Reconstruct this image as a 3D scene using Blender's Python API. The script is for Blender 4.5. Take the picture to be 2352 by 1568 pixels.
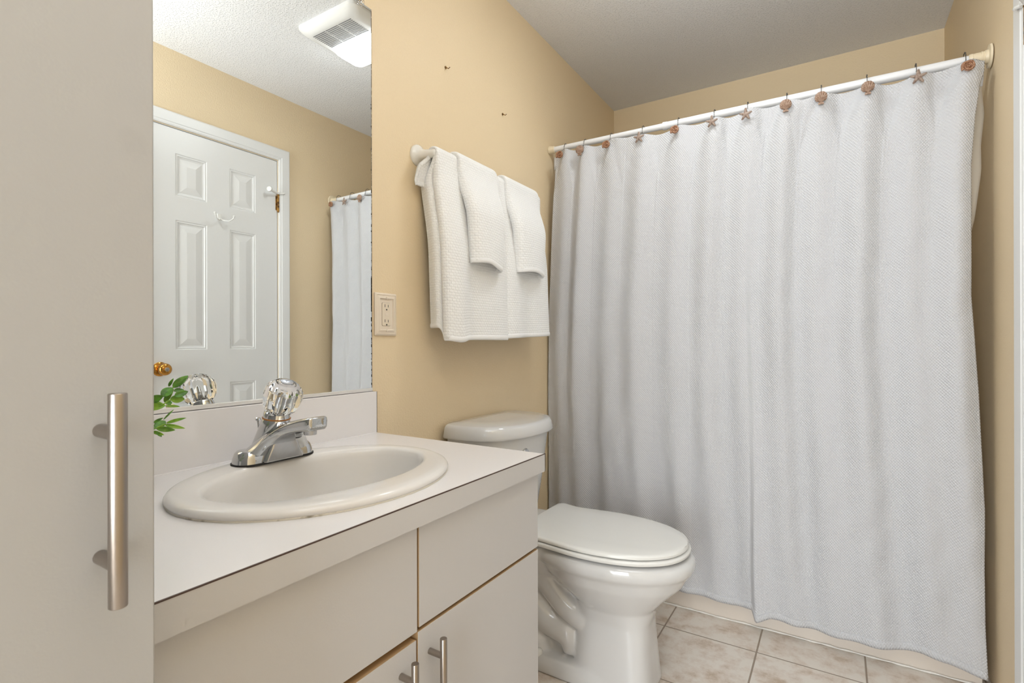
import bpy, bmesh, math, random
from math import sin, cos, pi, atan2, sqrt, radians
from mathutils import Vector, Matrix
random.seed(7)
SC = bpy.context.scene
COL = SC.collection
for o in list(bpy.data.objects): bpy.data.objects.remove(o)

# ------------------------------------------------------------------ camera, world, lights, exposure
CAM = Vector((1.127, 0.0, 1.06)); YAW = .5608; ROLL = -.0022
cd = bpy.data.cameras.new('camera'); cam = bpy.data.objects.new('camera', cd); COL.objects.link(cam)
cd.sensor_width = 36; cd.lens = 36*1188.75/2352; cd.shift_y = 2/2352; cd.clip_start = .02
fw = Vector((-sin(YAW), cos(YAW), 0)); rt = Vector((cos(YAW), sin(YAW), 0)); up = Vector((0, 0, 1))
rt2 = rt*cos(ROLL)+up*sin(ROLL); up2 = -rt*sin(ROLL)+up*cos(ROLL)
cam.matrix_world = Matrix(((rt2.x, up2.x, -fw.x, CAM.x), (rt2.y, up2.y, -fw.y, CAM.y), (rt2.z, up2.z, -fw.z, CAM.z), (0, 0, 0, 1)))
cd.dof.use_dof = True; cd.dof.focus_distance = 1.5; cd.dof.aperture_fstop = 15
SC.camera = cam
W = bpy.data.worlds.new('world'); SC.world = W; W.use_nodes = True
W.node_tree.nodes['Background'].inputs[0].default_value = (.96, .98, 1, 1)
W.node_tree.nodes['Background'].inputs[1].default_value = 1.0
SC.view_settings.view_transform = 'Standard'; SC.view_settings.look = 'None'
SC.view_settings.gamma = 1; SC.view_settings.use_curve_mapping = False
SC.view_settings.exposure = 0.14
# added fill light, unseen, shining in through the invented doorway behind the camera
ld = bpy.data.lights.new('added_doorway_fill', 'AREA'); ld.shape = 'RECTANGLE'; ld.size = 1.5; ld.size_y = 2.1
ld.energy = 90; ld.color = (.90, .96, 1)
lo = bpy.data.objects.new('added_doorway_fill', ld); COL.objects.link(lo)
lo.matrix_world = Matrix.Translation((.92, -2.0, 1.14)) @ Matrix(((1, 0, 0, 0), (0, 0, -1, 0), (0, 1, 0, 0), (0, 0, 0, 1)))
# added unseen fill lamp aimed up, brightens the room off the ceiling
fd = bpy.data.lights.new('added_ceiling_fill', 'AREA'); fd.shape = 'DISK'; fd.size = .30; fd.energy = 17; fd.color = (.90, .96, 1); fd.spread = radians(115)
fo = bpy.data.objects.new('added_ceiling_fill', fd); COL.objects.link(fo); fo.location = (1.05, -.12, 1.72); fo.rotation_euler = (radians(180-25), 0, radians(-8))
LENS_EMIT = 30.0

# ------------------------------------------------------------------ materials
def nt(m): return m.node_tree.nodes, m.node_tree.links
def mat(name, col, rough=.5, metal=0, bump=None, coat=0, spec=.5, vary=None, **kw):
    """bump=(scale, distance, detail); vary=(scale, colour2, lo, hi)"""
    m = bpy.data.materials.new(name); m.use_nodes = True; n, l = nt(m); b = n['Principled BSDF']
    b.inputs['Base Color'].default_value = (*col, 1); b.inputs['Roughness'].default_value = rough
    b.inputs['Metallic'].default_value = metal; b.inputs['Specular IOR Level'].default_value = spec
    if coat: b.inputs['Coat Weight'].default_value = coat; b.inputs['Coat Roughness'].default_value = .04
    for k, v in kw.items(): b.inputs[k.replace('_', ' ')].default_value = v
    tc = n.new('ShaderNodeTexCoord')
    if vary:
        t = n.new('ShaderNodeTexNoise'); t.inputs['Scale'].default_value = vary[0]; t.inputs['Detail'].default_value = 5
        r = n.new('ShaderNodeValToRGB'); r.color_ramp.elements[0].position = vary[2]; r.color_ramp.elements[1].position = vary[3]
        r.color_ramp.elements[0].color = (*vary[1], 1); r.color_ramp.elements[1].color = (*col, 1)
        l.new(tc.outputs['Object'], t.inputs['Vector']); l.new(t.outputs['Fac'], r.inputs['Fac']); l.new(r.outputs[0], b.inputs['Base Color'])
    if bump:
        t = n.new('ShaderNodeTexNoise'); t.inputs['Scale'].default_value = bump[0]; t.inputs['Detail'].default_value = bump[2]
        l.new(tc.outputs['Object'], t.inputs['Vector'])
        bp = n.new('ShaderNodeBump'); bp.inputs['Distance'].default_value = bump[1]; bp.inputs['Strength'].default_value = 1
        l.new(t.outputs['Fac'], bp.inputs['Height']); l.new(bp.outputs[0], b.inputs['Normal'])
    return m
def math_node(n, op, a=None, b=None, l=None):
    x = n.new('ShaderNodeMath'); x.operation = op
    for i, v in enumerate((a, b)):
        if v is None: continue
        if isinstance(v, (int, float)): x.inputs[i].default_value = v
        else: l.new(v, x.inputs[i])
    return x.outputs[0]

M = {}
M['wall'] = mat('cream_wall_paint', (.82, .665, .445), .55, bump=(170, .0012, 2), vary=(1.3, (.80, .645, .425), .3, .7))
M['white_paint'] = mat('white_gloss_paint', (.80, .80, .79), .35, bump=(60, .0003, 3))
M['ceiling'] = mat('textured_ceiling_paint', (.85, .85, .86), .9)
n, l = nt(M['ceiling']); b = n['Principled BSDF']; tc = n.new('ShaderNodeTexCoord')
t2 = n.new('ShaderNodeTexNoise'); t2.inputs['Scale'].default_value = 150; t2.inputs['Detail'].default_value = 2.5; t2.inputs['Roughness'].default_value = .55
l.new(tc.outputs['Object'], t2.inputs['Vector'])
cr = n.new('ShaderNodeValToRGB'); cr.color_ramp.elements[0].position = .50; cr.color_ramp.elements[1].position = .66; cr.color_ramp.interpolation = 'EASE'
l.new(t2.outputs['Fac'], cr.inputs['Fac'])
bp = n.new('ShaderNodeBump'); bp.inputs['Distance'].default_value = .0021; bp.inputs['Strength'].default_value = .7
l.new(cr.outputs[0], bp.inputs['Height']); l.new(bp.outputs[0], b.inputs['Normal'])

# floor tiles: grout at X = .5795 + .3125k, Y = 1.94 - .3125k
M['floor'] = mat('beige_ceramic_floor_tile', (.7, .63, .56), .33)
n, l = nt(M['floor']); b = n['Principled BSDF']; tc = n.new('ShaderNodeTexCoord')
mp = n.new('ShaderNodeMapping'); mp.inputs['Location'].default_value = (-.5795+.3125*4, -1.94+.3125*12, 0)
l.new(tc.outputs['Object'], mp.inputs['Vector'])
br = n.new('ShaderNodeTexBrick'); br.offset = 0; br.squash = 1
br.inputs['Scale'].default_value = 1; br.inputs['Brick Width'].default_value = .3125; br.inputs['Row Height'].default_value = .3125
br.inputs['Mortar Size'].default_value = .0028; br.inputs['Mortar Smooth'].default_value = .2
l.new(mp.outputs[0], br.inputs['Vector'])
ns = n.new('ShaderNodeTexNoise'); ns.inputs['Scale'].default_value = 13; ns.inputs['Detail'].default_value = 9; ns.inputs['Roughness'].default_value = .68
l.new(tc.outputs['Object'], ns.inputs['Vector'])
cr = n.new('ShaderNodeValToRGB'); e = cr.color_ramp.elements
e[0].position = .33; e[0].color = (.50, .39, .29, 1); e[1].position = .56; e[1].color = (.74, .68, .61, 1)
x = e.new(.45); x.color = (.66, .57, .49, 1)
l.new(ns.outputs['Fac'], cr.inputs['Fac'])
mx = n.new('ShaderNodeMix'); mx.data_type = 'RGBA'; mx.inputs[7].default_value = (.33, .26, .20, 1)
l.new(br.outputs['Fac'], mx.inputs[0]); l.new(cr.outputs[0], mx.inputs[6]); l.new(mx.outputs[2], b.inputs['Base Color'])
bp = n.new('ShaderNodeBump'); bp.invert = True; bp.inputs['Distance'].default_value = .0015; l.new(br.outputs['Fac'], bp.inputs['Height']); l.new(bp.outputs[0], b.inputs['Normal'])

M['laminate'] = mat('greige_white_laminate', (.515, .505, .505), .42, bump=(400, .0001, 2))
M['linen'] = mat('cabinet_laminate', (.37, .365, .36), .45, bump=(300, .0001, 2), vary=(14, (.345, .34, .335), .22, .34))
M['raw_wood'] = mat('raw_brown_wood', (.44, .29, .15), .7, bump=(90, .0004, 4))
M['counter'] = mat('white_laminate_top', (.81, .785, .785), .22, bump=(500, .00005, 2))
M['seam'] = mat('dark_laminate_seam', (.055, .025, .018), .5)
M['bone'] = mat('bone_porcelain', (.76, .735, .71), .2, coat=.12, spec=.4)
M['china'] = mat('white_vitreous_china', (.66, .655, .65), .09, coat=.5)
M['seat_plastic'] = mat('white_seat_plastic', (.76, .755, .73), .22)
M['tub'] = mat('almond_tub_enamel', (.72, .64, .56), .2, coat=.3)
M['caulk'] = mat('white_caulk', (.82, .78, .72), .6, bump=(120, .001, 3))
M['chrome'] = mat('polished_chrome', (.60, .61, .62), .05, 1)
M['worn_chrome'] = mat('worn_chrome', (.55, .55, .56), .22, 1, bump=(60, .0004, 5))
M['steel'] = mat('brushed_nickel', (.36, .32, .285), .28, 1, bump=(180, .0001, 4))
M['brass'] = mat('antique_brass', (.55, .27, .06), .14, 1)
M['old_hinge'] = mat('tarnished_hinge', (.10, .05, .02), .4, .8, vary=(70, (.45, .25, .07), .42, .62))
M['black'] = mat('black_gap', (.012, .011, .01), .6)
M['white_metal'] = mat('white_enamel', (.82, .81, .78), .25, coat=.3)
M['almond_plastic'] = mat('almond_plastic', (.80, .70, .58), .3)
M['almond_rod'] = mat('almond_rod_socket', (.80, .69, .50), .35)
M['rod'] = mat('white_rod_sleeve', (.82, .82, .83), .3)
M['ring'] = mat('dark_metal_wire', (.16, .155, .15), .3, 1)
M['mirror'] = mat('silvered_mirror', (.90, .915, .90), 0.0, 1)
M['desilver'] = mat('desilvered_edge', (.03, .025, .015), .6, vary=(160, (.35, .33, .28), .38, .48))
M['clear'] = mat('clear_plastic', (1, 1, 1), .03, Transmission_Weight=1.0, IOR=1.46)
M['acrylic'] = mat('clear_faceted_acrylic', (1, 1, 1), .01, Transmission_Weight=1.0, IOR=1.49)
M['rust'] = mat('rust', (.42, .17, .04), .7, bump=(300, .0005, 3))
M['grille'] = mat('white_fan_plastic', (.82, .82, .81), .4)
M['pot'] = mat('white_ceramic_pot', (.8, .79, .77), .2)
M['soil'] = mat('dark_potting_moss', (.05, .05, .02), .9, bump=(120, .004, 3))
M['leaf'] = mat('green_leaf', (.10, .30, .025), .38, vary=(90, (.035, .13, .01), .35, .6), Subsurface_Weight=.05)
M['leaf_light'] = mat('yellow_green_leaf', (.26, .46, .04), .4, vary=(70, (.12, .30, .02), .35, .55))
M['ammonite'] = mat('brown_shell_resin', (.40, .22, .13), .45, bump=(500, .0004, 3), vary=(160, (.20, .075, .03), .38, .58))
M['scallop'] = mat('tan_shell_resin', (.38, .26, .19), .45, vary=(150, (.23, .13, .08), .38, .58))
M['starfish'] = mat('sandy_star_resin', (.38, .295, .24), .6, bump=(500, .0005, 3), vary=(150, (.24, .16, .12), .38, .58))
M['lens'] = bpy.data.materials.new('lit_lamp_lens'); M['lens'].use_nodes = True
n, l = nt(M['lens']); n.clear(); em = n.new('ShaderNodeEmission'); em.inputs[0].default_value = (.92, .97, 1, 1); em.inputs[1].default_value = LENS_EMIT
ou = n.new('ShaderNodeOutputMaterial'); l.new(em.outputs[0], ou.inputs[0])

# waffle-weave polyester of the shower curtain (UV in metres)
def uv_xy(n, l):
    u = n.new('ShaderNodeUVMap'); u.uv_map = 'UVMap'; s = n.new('ShaderNodeSeparateXYZ'); l.new(u.outputs[0], s.inputs[0]); return u, s
M['curtain'] = mat('white_waffle_polyester', (.69, .69, .705), .6, spec=.3)
n, l = nt(M['curtain']); b = n['Principled BSDF']; u, s = uv_xy(n, l)
k = 2*pi/.0088
a_ = math_node(n, 'SINE', math_node(n, 'MULTIPLY', math_node(n, 'ADD', s.outputs[0], math_node(n, 'MULTIPLY', s.outputs[1], .9, l), l), k, l), None, l)
b_ = math_node(n, 'SINE', math_node(n, 'MULTIPLY', math_node(n, 'SUBTRACT', s.outputs[0], math_node(n, 'MULTIPLY', s.outputs[1], .9, l), l), k, l), None, l)
h = math_node(n, 'ADD', a_, math_node(n, 'MULTIPLY', b_, .8, l), l)
bp = n.new('ShaderNodeBump'); bp.inputs['Distance'].default_value = .00042; bp.inputs['Strength'].default_value = 1; l.new(h, bp.inputs['Height'])
ns = n.new('ShaderNodeTexNoise'); ns.inputs['Scale'].default_value = 5; ns.inputs['Detail'].default_value = 3; l.new(u.outputs[0], ns.inputs['Vector'])
ns.inputs['Distortion'].default_value = 1.2
bp2 = n.new('ShaderNodeBump'); bp2.inputs['Distance'].default_value = .012; bp2.inputs['Strength'].default_value = .5
# packing creases every 27 cm
cz = math_node(n, 'PINGPONG', math_node(n, 'ADD', s.outputs[1], math_node(n, 'MULTIPLY', ns.outputs['Fac'], .02, l), l), .135, l)
cz = math_node(n, 'MINIMUM', math_node(n, 'MULTIPLY', cz, 500.0, l), 1.0, l)
l.new(math_node(n, 'ADD', ns.outputs['Fac'], math_node(n, 'MULTIPLY', cz, -.06, l), l), bp2.inputs['Height'])
l.new(bp2.outputs[0], bp.inputs['Normal']); l.new(bp.outputs[0], b.inputs['Normal'])
tr = n.new('ShaderNodeBsdfTranslucent'); tr.inputs[0].default_value = (.85, .85, .86, 1)
ms = n.new('ShaderNodeMixShader'); ms.inputs[0].default_value = .18; l.new(b.outputs[0], ms.inputs[1]); l.new(tr.outputs[0], ms.inputs[2])
l.new(ms.outputs[0], n['Material Output'].inputs[0])
M['curtain_hem'] = mat('white_curtain_hem', (.86, .86, .875), .6, spec=.3)
# vinyl liner: milky and see-through
M['liner'] = mat('milky_vinyl_liner', (.86, .80, .70), .35)
n, l = nt(M['liner']); b = n['Principled BSDF']
tp = n.new('ShaderNodeBsdfTransparent'); tl = n.new('ShaderNodeBsdfTranslucent'); tl.inputs[0].default_value = (.9, .84, .74, 1)
m1 = n.new('ShaderNodeMixShader'); m1.inputs[0].default_value = .45; l.new(b.outputs[0], m1.inputs[1]); l.new(tl.outputs[0], m1.inputs[2])
m2 = n.new('ShaderNodeMixShader'); m2.inputs[0].default_value = .25; l.new(m1.outputs[0], m2.inputs[1]); l.new(tp.outputs[0], m2.inputs[2])
l.new(m2.outputs[0], n['Material Output'].inputs[0])
# towel: brick-like terry blocks (UV in metres)
M['towel'] = mat('white_cotton_block_terry', (.93, .93, .925), .9, spec=.15, Sheen_Weight=.25)
n, l = nt(M['towel']); b = n['Principled BSDF']; u, s = uv_xy(n, l)
br = n.new('ShaderNodeTexBrick'); br.offset = .5; br.inputs['Scale'].default_value = 1
br.inputs['Brick Width'].default_value = .0120; br.inputs['Row Height'].default_value = .0086
br.inputs['Mortar Size'].default_value = .0022; br.inputs['Mortar Smooth'].default_value = 1
ns = n.new('ShaderNodeTexNoise'); ns.inputs['Scale'].default_value = 120; ns.inputs['Detail'].default_value = 2; l.new(u.outputs[0], ns.inputs['Vector'])
va = n.new('ShaderNodeVectorMath'); va.operation = 'MULTIPLY_ADD'; l.new(ns.outputs['Color'], va.inputs[0]); va.inputs[1].default_value = (.0042, .0036, 0); l.new(u.outputs[0], va.inputs[2])
l.new(va.outputs[0], br.inputs['Vector'])
n2 = n.new('ShaderNodeTexNoise'); n2.inputs['Scale'].default_value = 900; n2.inputs['Detail'].default_value = 2; l.new(u.outputs[0], n2.inputs['Vector'])
h = math_node(n, 'SUBTRACT', math_node(n, 'MULTIPLY', n2.outputs['Fac'], .6, l), br.outputs['Fac'], l)
bp = n.new('ShaderNodeBump'); bp.inputs['Distance'].default_value = .0013; bp.inputs['Strength'].default_value = .75
l.new(h, bp.inputs['Height']); l.new(bp.outputs[0], b.inputs['Normal'])
M['hem'] = mat('white_cotton_hem', (.89, .885, .88), .8, bump=(700, .0006, 2))

# ------------------------------------------------------------------ builders
class MB:
    def __init__(s): s.v = []; s.f = []; s.uv = None
    def add(s, vs, fs):
        k = len(s.v); s.v += [tuple(p) for p in vs]; s.f += [tuple(i+k for i in q) for q in fs]; return s
    def box(s, x0, x1, y0, y1, z0, z1):
        return s.add([(x0, y0, z0), (x1, y0, z0), (x1, y1, z0), (x0, y1, z0), (x0, y0, z1), (x1, y0, z1), (x1, y1, z1), (x0, y1, z1)],
                     [(0, 3, 2, 1), (4, 5, 6, 7), (0, 1, 5, 4), (1, 2, 6, 5), (2, 3, 7, 6), (3, 0, 4, 7)])
    def loft(s, rings, cap0=True, cap1=True, loop=False):
        m = len(rings[0]); vs = [p for r in rings for p in r]; fs = []
        R = len(rings)
        for i in range(R if loop else R-1):
            i2 = (i+1) % R
            for j in range(m):
                j2 = (j+1) % m; fs.append((i*m+j, i*m+j2, i2*m+j2, i2*m+j))
        if not loop:
            if cap0: fs.append(tuple(reversed(range(m))))
            if cap1: fs.append(tuple((R-1)*m+j for j in range(m)))
        return s.add(vs, fs)
    def tube(s, pts, rad, n=16, cap=True):
        pts = [Vector(p) for p in pts]; rings = []; ref = None
        for i, p in enumerate(pts):
            t = (pts[min(i+1, len(pts)-1)]-pts[max(i-1, 0)]).normalized()
            if ref is None:
                ref = t.orthogonal().normalized()
            a = (ref-t*ref.dot(t)).normalized(); ref = a; c = t.cross(a)
            r = rad[i] if isinstance(rad, (list, tuple)) else rad
            rings.append([p+(a*cos(2*pi*k/n)+c*sin(2*pi*k/n))*r for k in range(n)])
        return s.loft(rings, cap, cap)
    def lathe(s, c, axis, prof, n=32):
        """prof = [(distance along axis, radius)]"""
        c = Vector(c); ax = Vector(axis).normalized(); a = ax.orthogonal().normalized(); b = ax.cross(a)
        return s.loft([[c+ax*d+(a*cos(2*pi*k/n)+b*sin(2*pi*k/n))*max(r, 1e-5) for k in range(n)] for d, r in prof])
    def build(s, name, material, parent=None, origin=None, bevel=0, seg=2, subd=0, angle=35, flat=False, remesh=0, solid=0, keep_uv=None):
        org = Vector(parent_loc(parent)) if parent is not None else Vector(origin or (0, 0, 0))
        me = bpy.data.meshes.new(name); me.from_pydata([tuple(Vector(p)-org) for p in s.v], [], s.f); me.update()
        bm = bmesh.new(); bm.from_mesh(me)
        if not keep_uv: bmesh.ops.recalc_face_normals(bm, faces=bm.faces)
        for f in bm.faces: f.smooth = not flat
        for e_ in bm.edges:
            if len(e_.link_faces) == 2 and e_.calc_face_angle(0) > radians(angle): e_.smooth = False
        if keep_uv:
            uvl = bm.loops.layers.uv.new('UVMap'); bm.verts.ensure_lookup_table()
            for f in bm.faces:
                for lp in f.loops: lp[uvl].uv = keep_uv[lp.vert.index]
        bm.to_mesh(me); bm.free(); me.materials.append(material)
        o = bpy.data.objects.new(name, me); COL.objects.link(o)
        if parent is not None: o.parent = parent
        else: o.location = org
        if remesh:
            r = o.modifiers.new('Remesh', 'REMESH'); r.mode = 'VOXEL'; r.voxel_size = remesh; r.use_smooth_shade = True
            r = o.modifiers.new('Smooth', 'SMOOTH'); r.iterations = 14; r.factor = .6
        if solid: r = o.modifiers.new('Solidify', 'SOLIDIFY'); r.thickness = solid; r.offset = 0
        if bevel:
            r = o.modifiers.new('Bevel', 'BEVEL'); r.width = bevel; r.segments = seg; r.limit_method = 'ANGLE'; r.angle_limit = radians(40); r.harden_normals = False
        if subd: r = o.modifiers.new('Subdivision', 'SUBSURF'); r.levels = subd; r.render_levels = subd
        return o
def parent_loc(p):
    v = Vector((0, 0, 0))
    while p is not None: v += p.location; p = p.parent
    return v
def tag(o, label, cat, group=None):
    o['label'] = label; o['category'] = cat
    if group: o['group'] = group
    return o
def thing(name, label, cat, loc, group=None):
    o = bpy.data.objects.new(name, None); COL.objects.link(o); o.location = loc; o.empty_display_size = .05
    return tag(o, label, cat, group)
def struct(o): o['kind'] = 'structure'; return o
def box(name, m, p, x0, x1, y0, y1, z0, z1, bevel=0, seg=2, origin=None):
    return MB().box(x0, x1, y0, y1, z0, z1).build(name, m, p, bevel=bevel, seg=seg, origin=origin)
def sm(a, b, x):
    t = min(1, max(0, (x-a)/(b-a))); return t*t*(3-2*t)
def lerp_tab(tab, x):
    if x <= tab[0][0]: return tab[0][1]
    for (a, p), (b, q) in zip(tab, tab[1:]):
        if x <= b: return p+(q-p)*(x-a)/(b-a)
    return tab[-1][1]
def grid(name, P, ni, nj, m, parent=None, UV=None, solid=0, subd=0, origin=None):
    g = MB(); vs = [P(i, j) for i in range(ni) for j in range(nj)]
    fs = [(i*nj+j, (i+1)*nj+j, (i+1)*nj+j+1, i*nj+j+1) for i in range(ni-1) for j in range(nj-1)]
    g.add(vs, fs)
    uv = [UV(i, j) for i in range(ni) for j in range(nj)] if UV else [(0, 0)]*len(vs)
    return g.build(name, m, parent, origin=origin, angle=180, solid=solid, subd=subd, keep_uv=uv)
def rrect(hx, hy, r, n=6):
    out = []
    for cx, cy, a0 in ((hx-r, hy-r, 0), (-hx+r, hy-r, pi/2), (-hx+r, -hy+r, pi), (hx-r, -hy+r, 1.5*pi)):
        for k in range(n+1):
            a = a0+pi/2*k/n; out.append((cx+r*cos(a), cy+r*sin(a)))
    return out

# ------------------------------------------------------------------ room shell
RW, YB, YN, H = 1.53, 2.945, -.80, 2.44
struct(box('floor', M['floor'], None, -.1, RW+.1, YN-1.5, YB+.1, -.08, 0))
struct(box('ceiling', M['ceiling'], None, -.1, RW+.1, YN-.1, YB+.1, H, H+.1))
struct(box('wall_left', M['wall'], None, -.1, 0, YN-.1, YB+.1, 0, H))
struct(box('wall_back', M['wall'], None, 0, RW, YB, YB+.1, 0, H))
DY0, DY1, DZ = 1.105, 1.753, 2.076
w = MB(); w.box(RW, RW+.1, YN-.1, DY0, 0, H); w.box(RW, RW+.1, DY1, YB+.1, 0, H); w.box(RW, RW+.1, DY0, DY1, DZ, H)
struct(w.build('wall_right', M['wall']))
w = MB(); w.box(0, .62, YN-.1, YN, 0, H); w.box(1.46, RW, YN-.1, YN, 0, H); w.box(.62, 1.46, YN-.1, YN, 2.05, H)  # near wall, out of view; its doorway is added to let fill light in
struct(w.build('wall_near', M['wall']))

# casing round the door: profiled, mitred
def casing(y0, y1, ztop, width, name):
    prof = [(0, 0), (0, .009), (.006, .012), (.012, .012), (.016, .015), (.045, .018), (.056, .018), (width, .013), (width, 0)]
    g = MB(); rings = []
    for q, p in prof:
        rings.append([(RW-p, y1+q, 0), (RW-p, y1+q, ztop+q), (RW-p, y0-q, ztop+q), (RW-p, y0-q, 0)])
    vs = [p for r in rings for p in r]; fs = []
    for i in range(len(rings)-1):
        for j in range(3): fs.append((i*4+j, i*4+j+1, (i+1)*4+j+1, (i+1)*4+j))
    g.add(vs, fs)
    return struct(g.build(name, M['white_paint'], angle=25))
casing(DY0-.004, DY1+.004, DZ+.004, .063, 'trim_1')
# casing of the invented doorway behind the camera, opened for the fill light
g = MB(); g.box(.56, .62, YN, YN+.014, 0, 2.11); g.box(1.46, 1.519, YN, YN+.014, 0, 2.11); g.box(.62, 1.46, YN, YN+.014, 2.05, 2.11)
struct(g.build('trim_2', M['white_paint'], bevel=.004))

# six-panel door in the right wall
door = bpy.data.objects.new('door_1', None); COL.objects.link(door); door.location = (RW, (DY0+DY1)/2, 0); struct(door)
def panel_face(ys, zs, panels, x):
    g = MB()
    for i in range(len(ys)-1):
        for j in range(len(zs)-1):
            y0, y1, z0, z1 = ys[i], ys[i+1], zs[j], zs[j+1]
            if (i, j) not in panels:
                g.add([(x, y0, z0), (x, y1, z0), (x, y1, z1), (x, y0, z1)], [(0, 1, 2, 3)])
            else:
                rings = []
                for ins, d in ((0, 0), (.004, .003), (.009, .002), (.013, .006), (.020, .007), (.024, .006), (.052, .0015)):
                    rings.append([(x+d, y0+ins, z0+ins), (x+d, y1-ins, z0+ins), (x+d, y1-ins, z1-ins), (x+d, y0+ins, z1-ins)])
                g.loft(rings, cap0=False, cap1=True)
    return g
ys = [DY0+.002, 1.226, 1.371, 1.484, 1.624, DY1-.004]
zs = [.012, .24, .86, 1.028, 1.643, 1.756, 1.958, DZ-.004]
g = panel_face(ys, zs, {(i, j) for i in (1, 3) for j in (1, 3, 5)}, RW+.001)
g.box(RW+.009, RW+.036, ys[0], ys[-1], zs[0], zs[-1])
g.build('door_slab', M['white_paint'], door, angle=5)
g = MB(); g.box(RW+.036, RW+.1, DY0, DY1, 0, DZ)
g.build('door_stop', M['black'], door)
g = MB(); g.box(RW+.0005, RW+.036, DY1-.0012, DY1+.002, 0, DZ); g.box(RW+.0005, RW+.036, DY0-.002, DY0+.0006, 0, DZ); g.box(RW+.0005, RW+.036, DY0, DY1, DZ-.0012, DZ+.002)
g.build('jamb', M['white_paint'], door)
g = MB(); ky, kz = 1.158, .94
g.lathe((RW+.001, ky, kz), (-1, 0, 0), [(0, .033), (.003, .033), (.008, .027), (.010, .015), (.028, .013), (.034, .022), (.046, .028), (.056, .027), (.062, .022), (.066, .010)], 32)
kn = g.build('door_knob', M['brass'], door, angle=50)
MB().lathe((RW-.064, ky, kz), (-1, 0, 0), [(0, .010), (.005, .0095), (.006, .004)], 20).build('lock_button', M['worn_chrome'], kn)
for hz in (1.80, .185):
    g = MB(); g.tube([(RW-.006, DY1, hz-.008), (RW-.006, DY1, hz+.086)], .0062, 14)
    g.tube([(RW-.006, DY1, hz-.012), (RW-.006, DY1, hz-.008)], .0045, 12)
    g.tube([(RW-.006, DY1, hz+.086), (RW-.006, DY1, hz+.090)], .0075, 12)
    g.box(RW-.0035, RW+.001, DY1-.012, DY1+.006, hz, hz+.078)
    g.build('hinge', M['old_hinge'], door)
g = MB(); hz = 1.893
g.tube([(RW-.006, DY1, hz-.006), (RW-.006, DY1, hz+.002)], .013, 16)
g.tube([(RW-.008, DY1-.004, hz), (RW-.020, DY1-.030, hz-.002), (RW-.040, DY1-.070, hz+.001)], [.007, .0065, .006], 12)
g.lathe((RW-.037, DY1-.066, hz), (-.55, -.83, .03), [(0, .006), (.006, .013), (.012, .015), (.018, .013), (.020, .004)], 20)
g.tube([(RW-.010, DY1+.006, hz), (RW-.022, DY1+.018, hz+.002), (RW-.020, DY1+.030, hz+.006)], [.006, .005, .006], 12)
g.build('hinge_pin_stop', M['white_metal'], door, angle=50)
g = MB(); hy, hz = 1.432, 1.695
g.box(RW-.004, RW+.001, hy-.010, hy+.010, hz-.012, hz+.018)
for sgn in (-1, 1):
    pts = [(RW-.004, hy, hz-.006), (RW-.018, hy+sgn*.010, hz-.016), (RW-.036, hy+sgn*.030, hz-.018), (RW-.046, hy+sgn*.044, hz-.004), (RW-.048, hy+sgn*.048, hz+.008)]
    g.tube(pts, [.004, .0032, .003, .003, .003], 10); g.lathe(pts[-1], (0, 0, 1), [(-.003, .002), (0, .0055), (.003, .005), (.005, .001)], 12)
g.build('coat_hook', M['white_metal'], door, angle=50)

# ------------------------------------------------------------------ bathtub behind the curtain
TY = 2.112
g = MB()
def tub_ring(x0, x1, y0, y1, z, r):
    cx, cy = (x0+x1)/2, (y0+y1)/2
    return [(cx+a, cy+b, z) for a, b in rrect((x1-x0)/2, (y1-y0)/2, r, 6)]
g.loft([tub_ring(.002, 1.504, TY, 2.943, 0, .004), tub_ring(.002, 1.504, TY, 2.943, .365, .004), tub_ring(.002, 1.504, TY+.008, 2.943, .38, .01),
        tub_ring(.07, 1.40, TY+.085, 2.865, .38, .12), tub_ring(.09, 1.38, TY+.10, 2.85, .36, .13), tub_ring(.16, 1.34, TY+.15, 2.80, .10, .16), tub_ring(.2, 1.30, TY+.19, 2.76, .08, .14)])
tub = g.build('bathtub', M['tub'], origin=(.76, 2.5, 0), angle=50)
tag(tub, 'almond bathtub apron showing below the white shower curtain', 'bathtub')
g = MB(); random.seed(2)
pts = [(.01+1.49*i/60, TY-.004, .003+random.uniform(-.001, .0015)) for i in range(61)]
g.tube(pts, [.0030+random.uniform(-.0008, .0015) for _ in pts], 8)
g.tube([(1.523, TY-.004, .004), (1.523, 1.99, .003)], [.012, .004], 8)
struct(g.build('trim_3', M['caulk'], angle=60))

# ------------------------------------------------------------------ shower rod
ry, rz = 2.125, 1.947
rod = thing('shower_rod', 'white tension rod with almond end sockets above the shower curtain', 'shower rod', (.76, ry, rz))
MB().tube([(.022, ry, rz), (.56, ry, rz-.0048)], .0125, 24).build('inner_tube', M['rod'], rod)
g = MB(); g.tube([(.53, ry, rz-.0045), (1.475, ry, rz-.0125)], .0148, 24); g.tube([(.526, ry, rz-.0045), (.542, ry, rz-.0047)], .0162, 24)
g.build('outer_sleeve', M['rod'], rod)
g = MB(); g.lathe((1.4745, ry, rz-.0125), (1, 0, 0), [(0, .0155), (.003, .0175), (.010, .0178), (.011, .0168), (.030, .0172), (.0305, .0185), (.034, .0185), (.0345, .0175), (.038, .0175), (.0385, .0195), (.046, .0205), (.0465, .022), (.0475, .034), (.0525, .036)], 36)
g.build('end_socket', M['almond_rod'], rod, angle=40)
g = MB(); g.lathe((.030, ry, rz), (-1, 0, 0), [(0, .014), (.002, .016), (.012, .0165), (.020, .0175), (.0285, .0185)], 36)
g.build('end_socket', M['almond_rod'], rod, angle=40)

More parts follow.
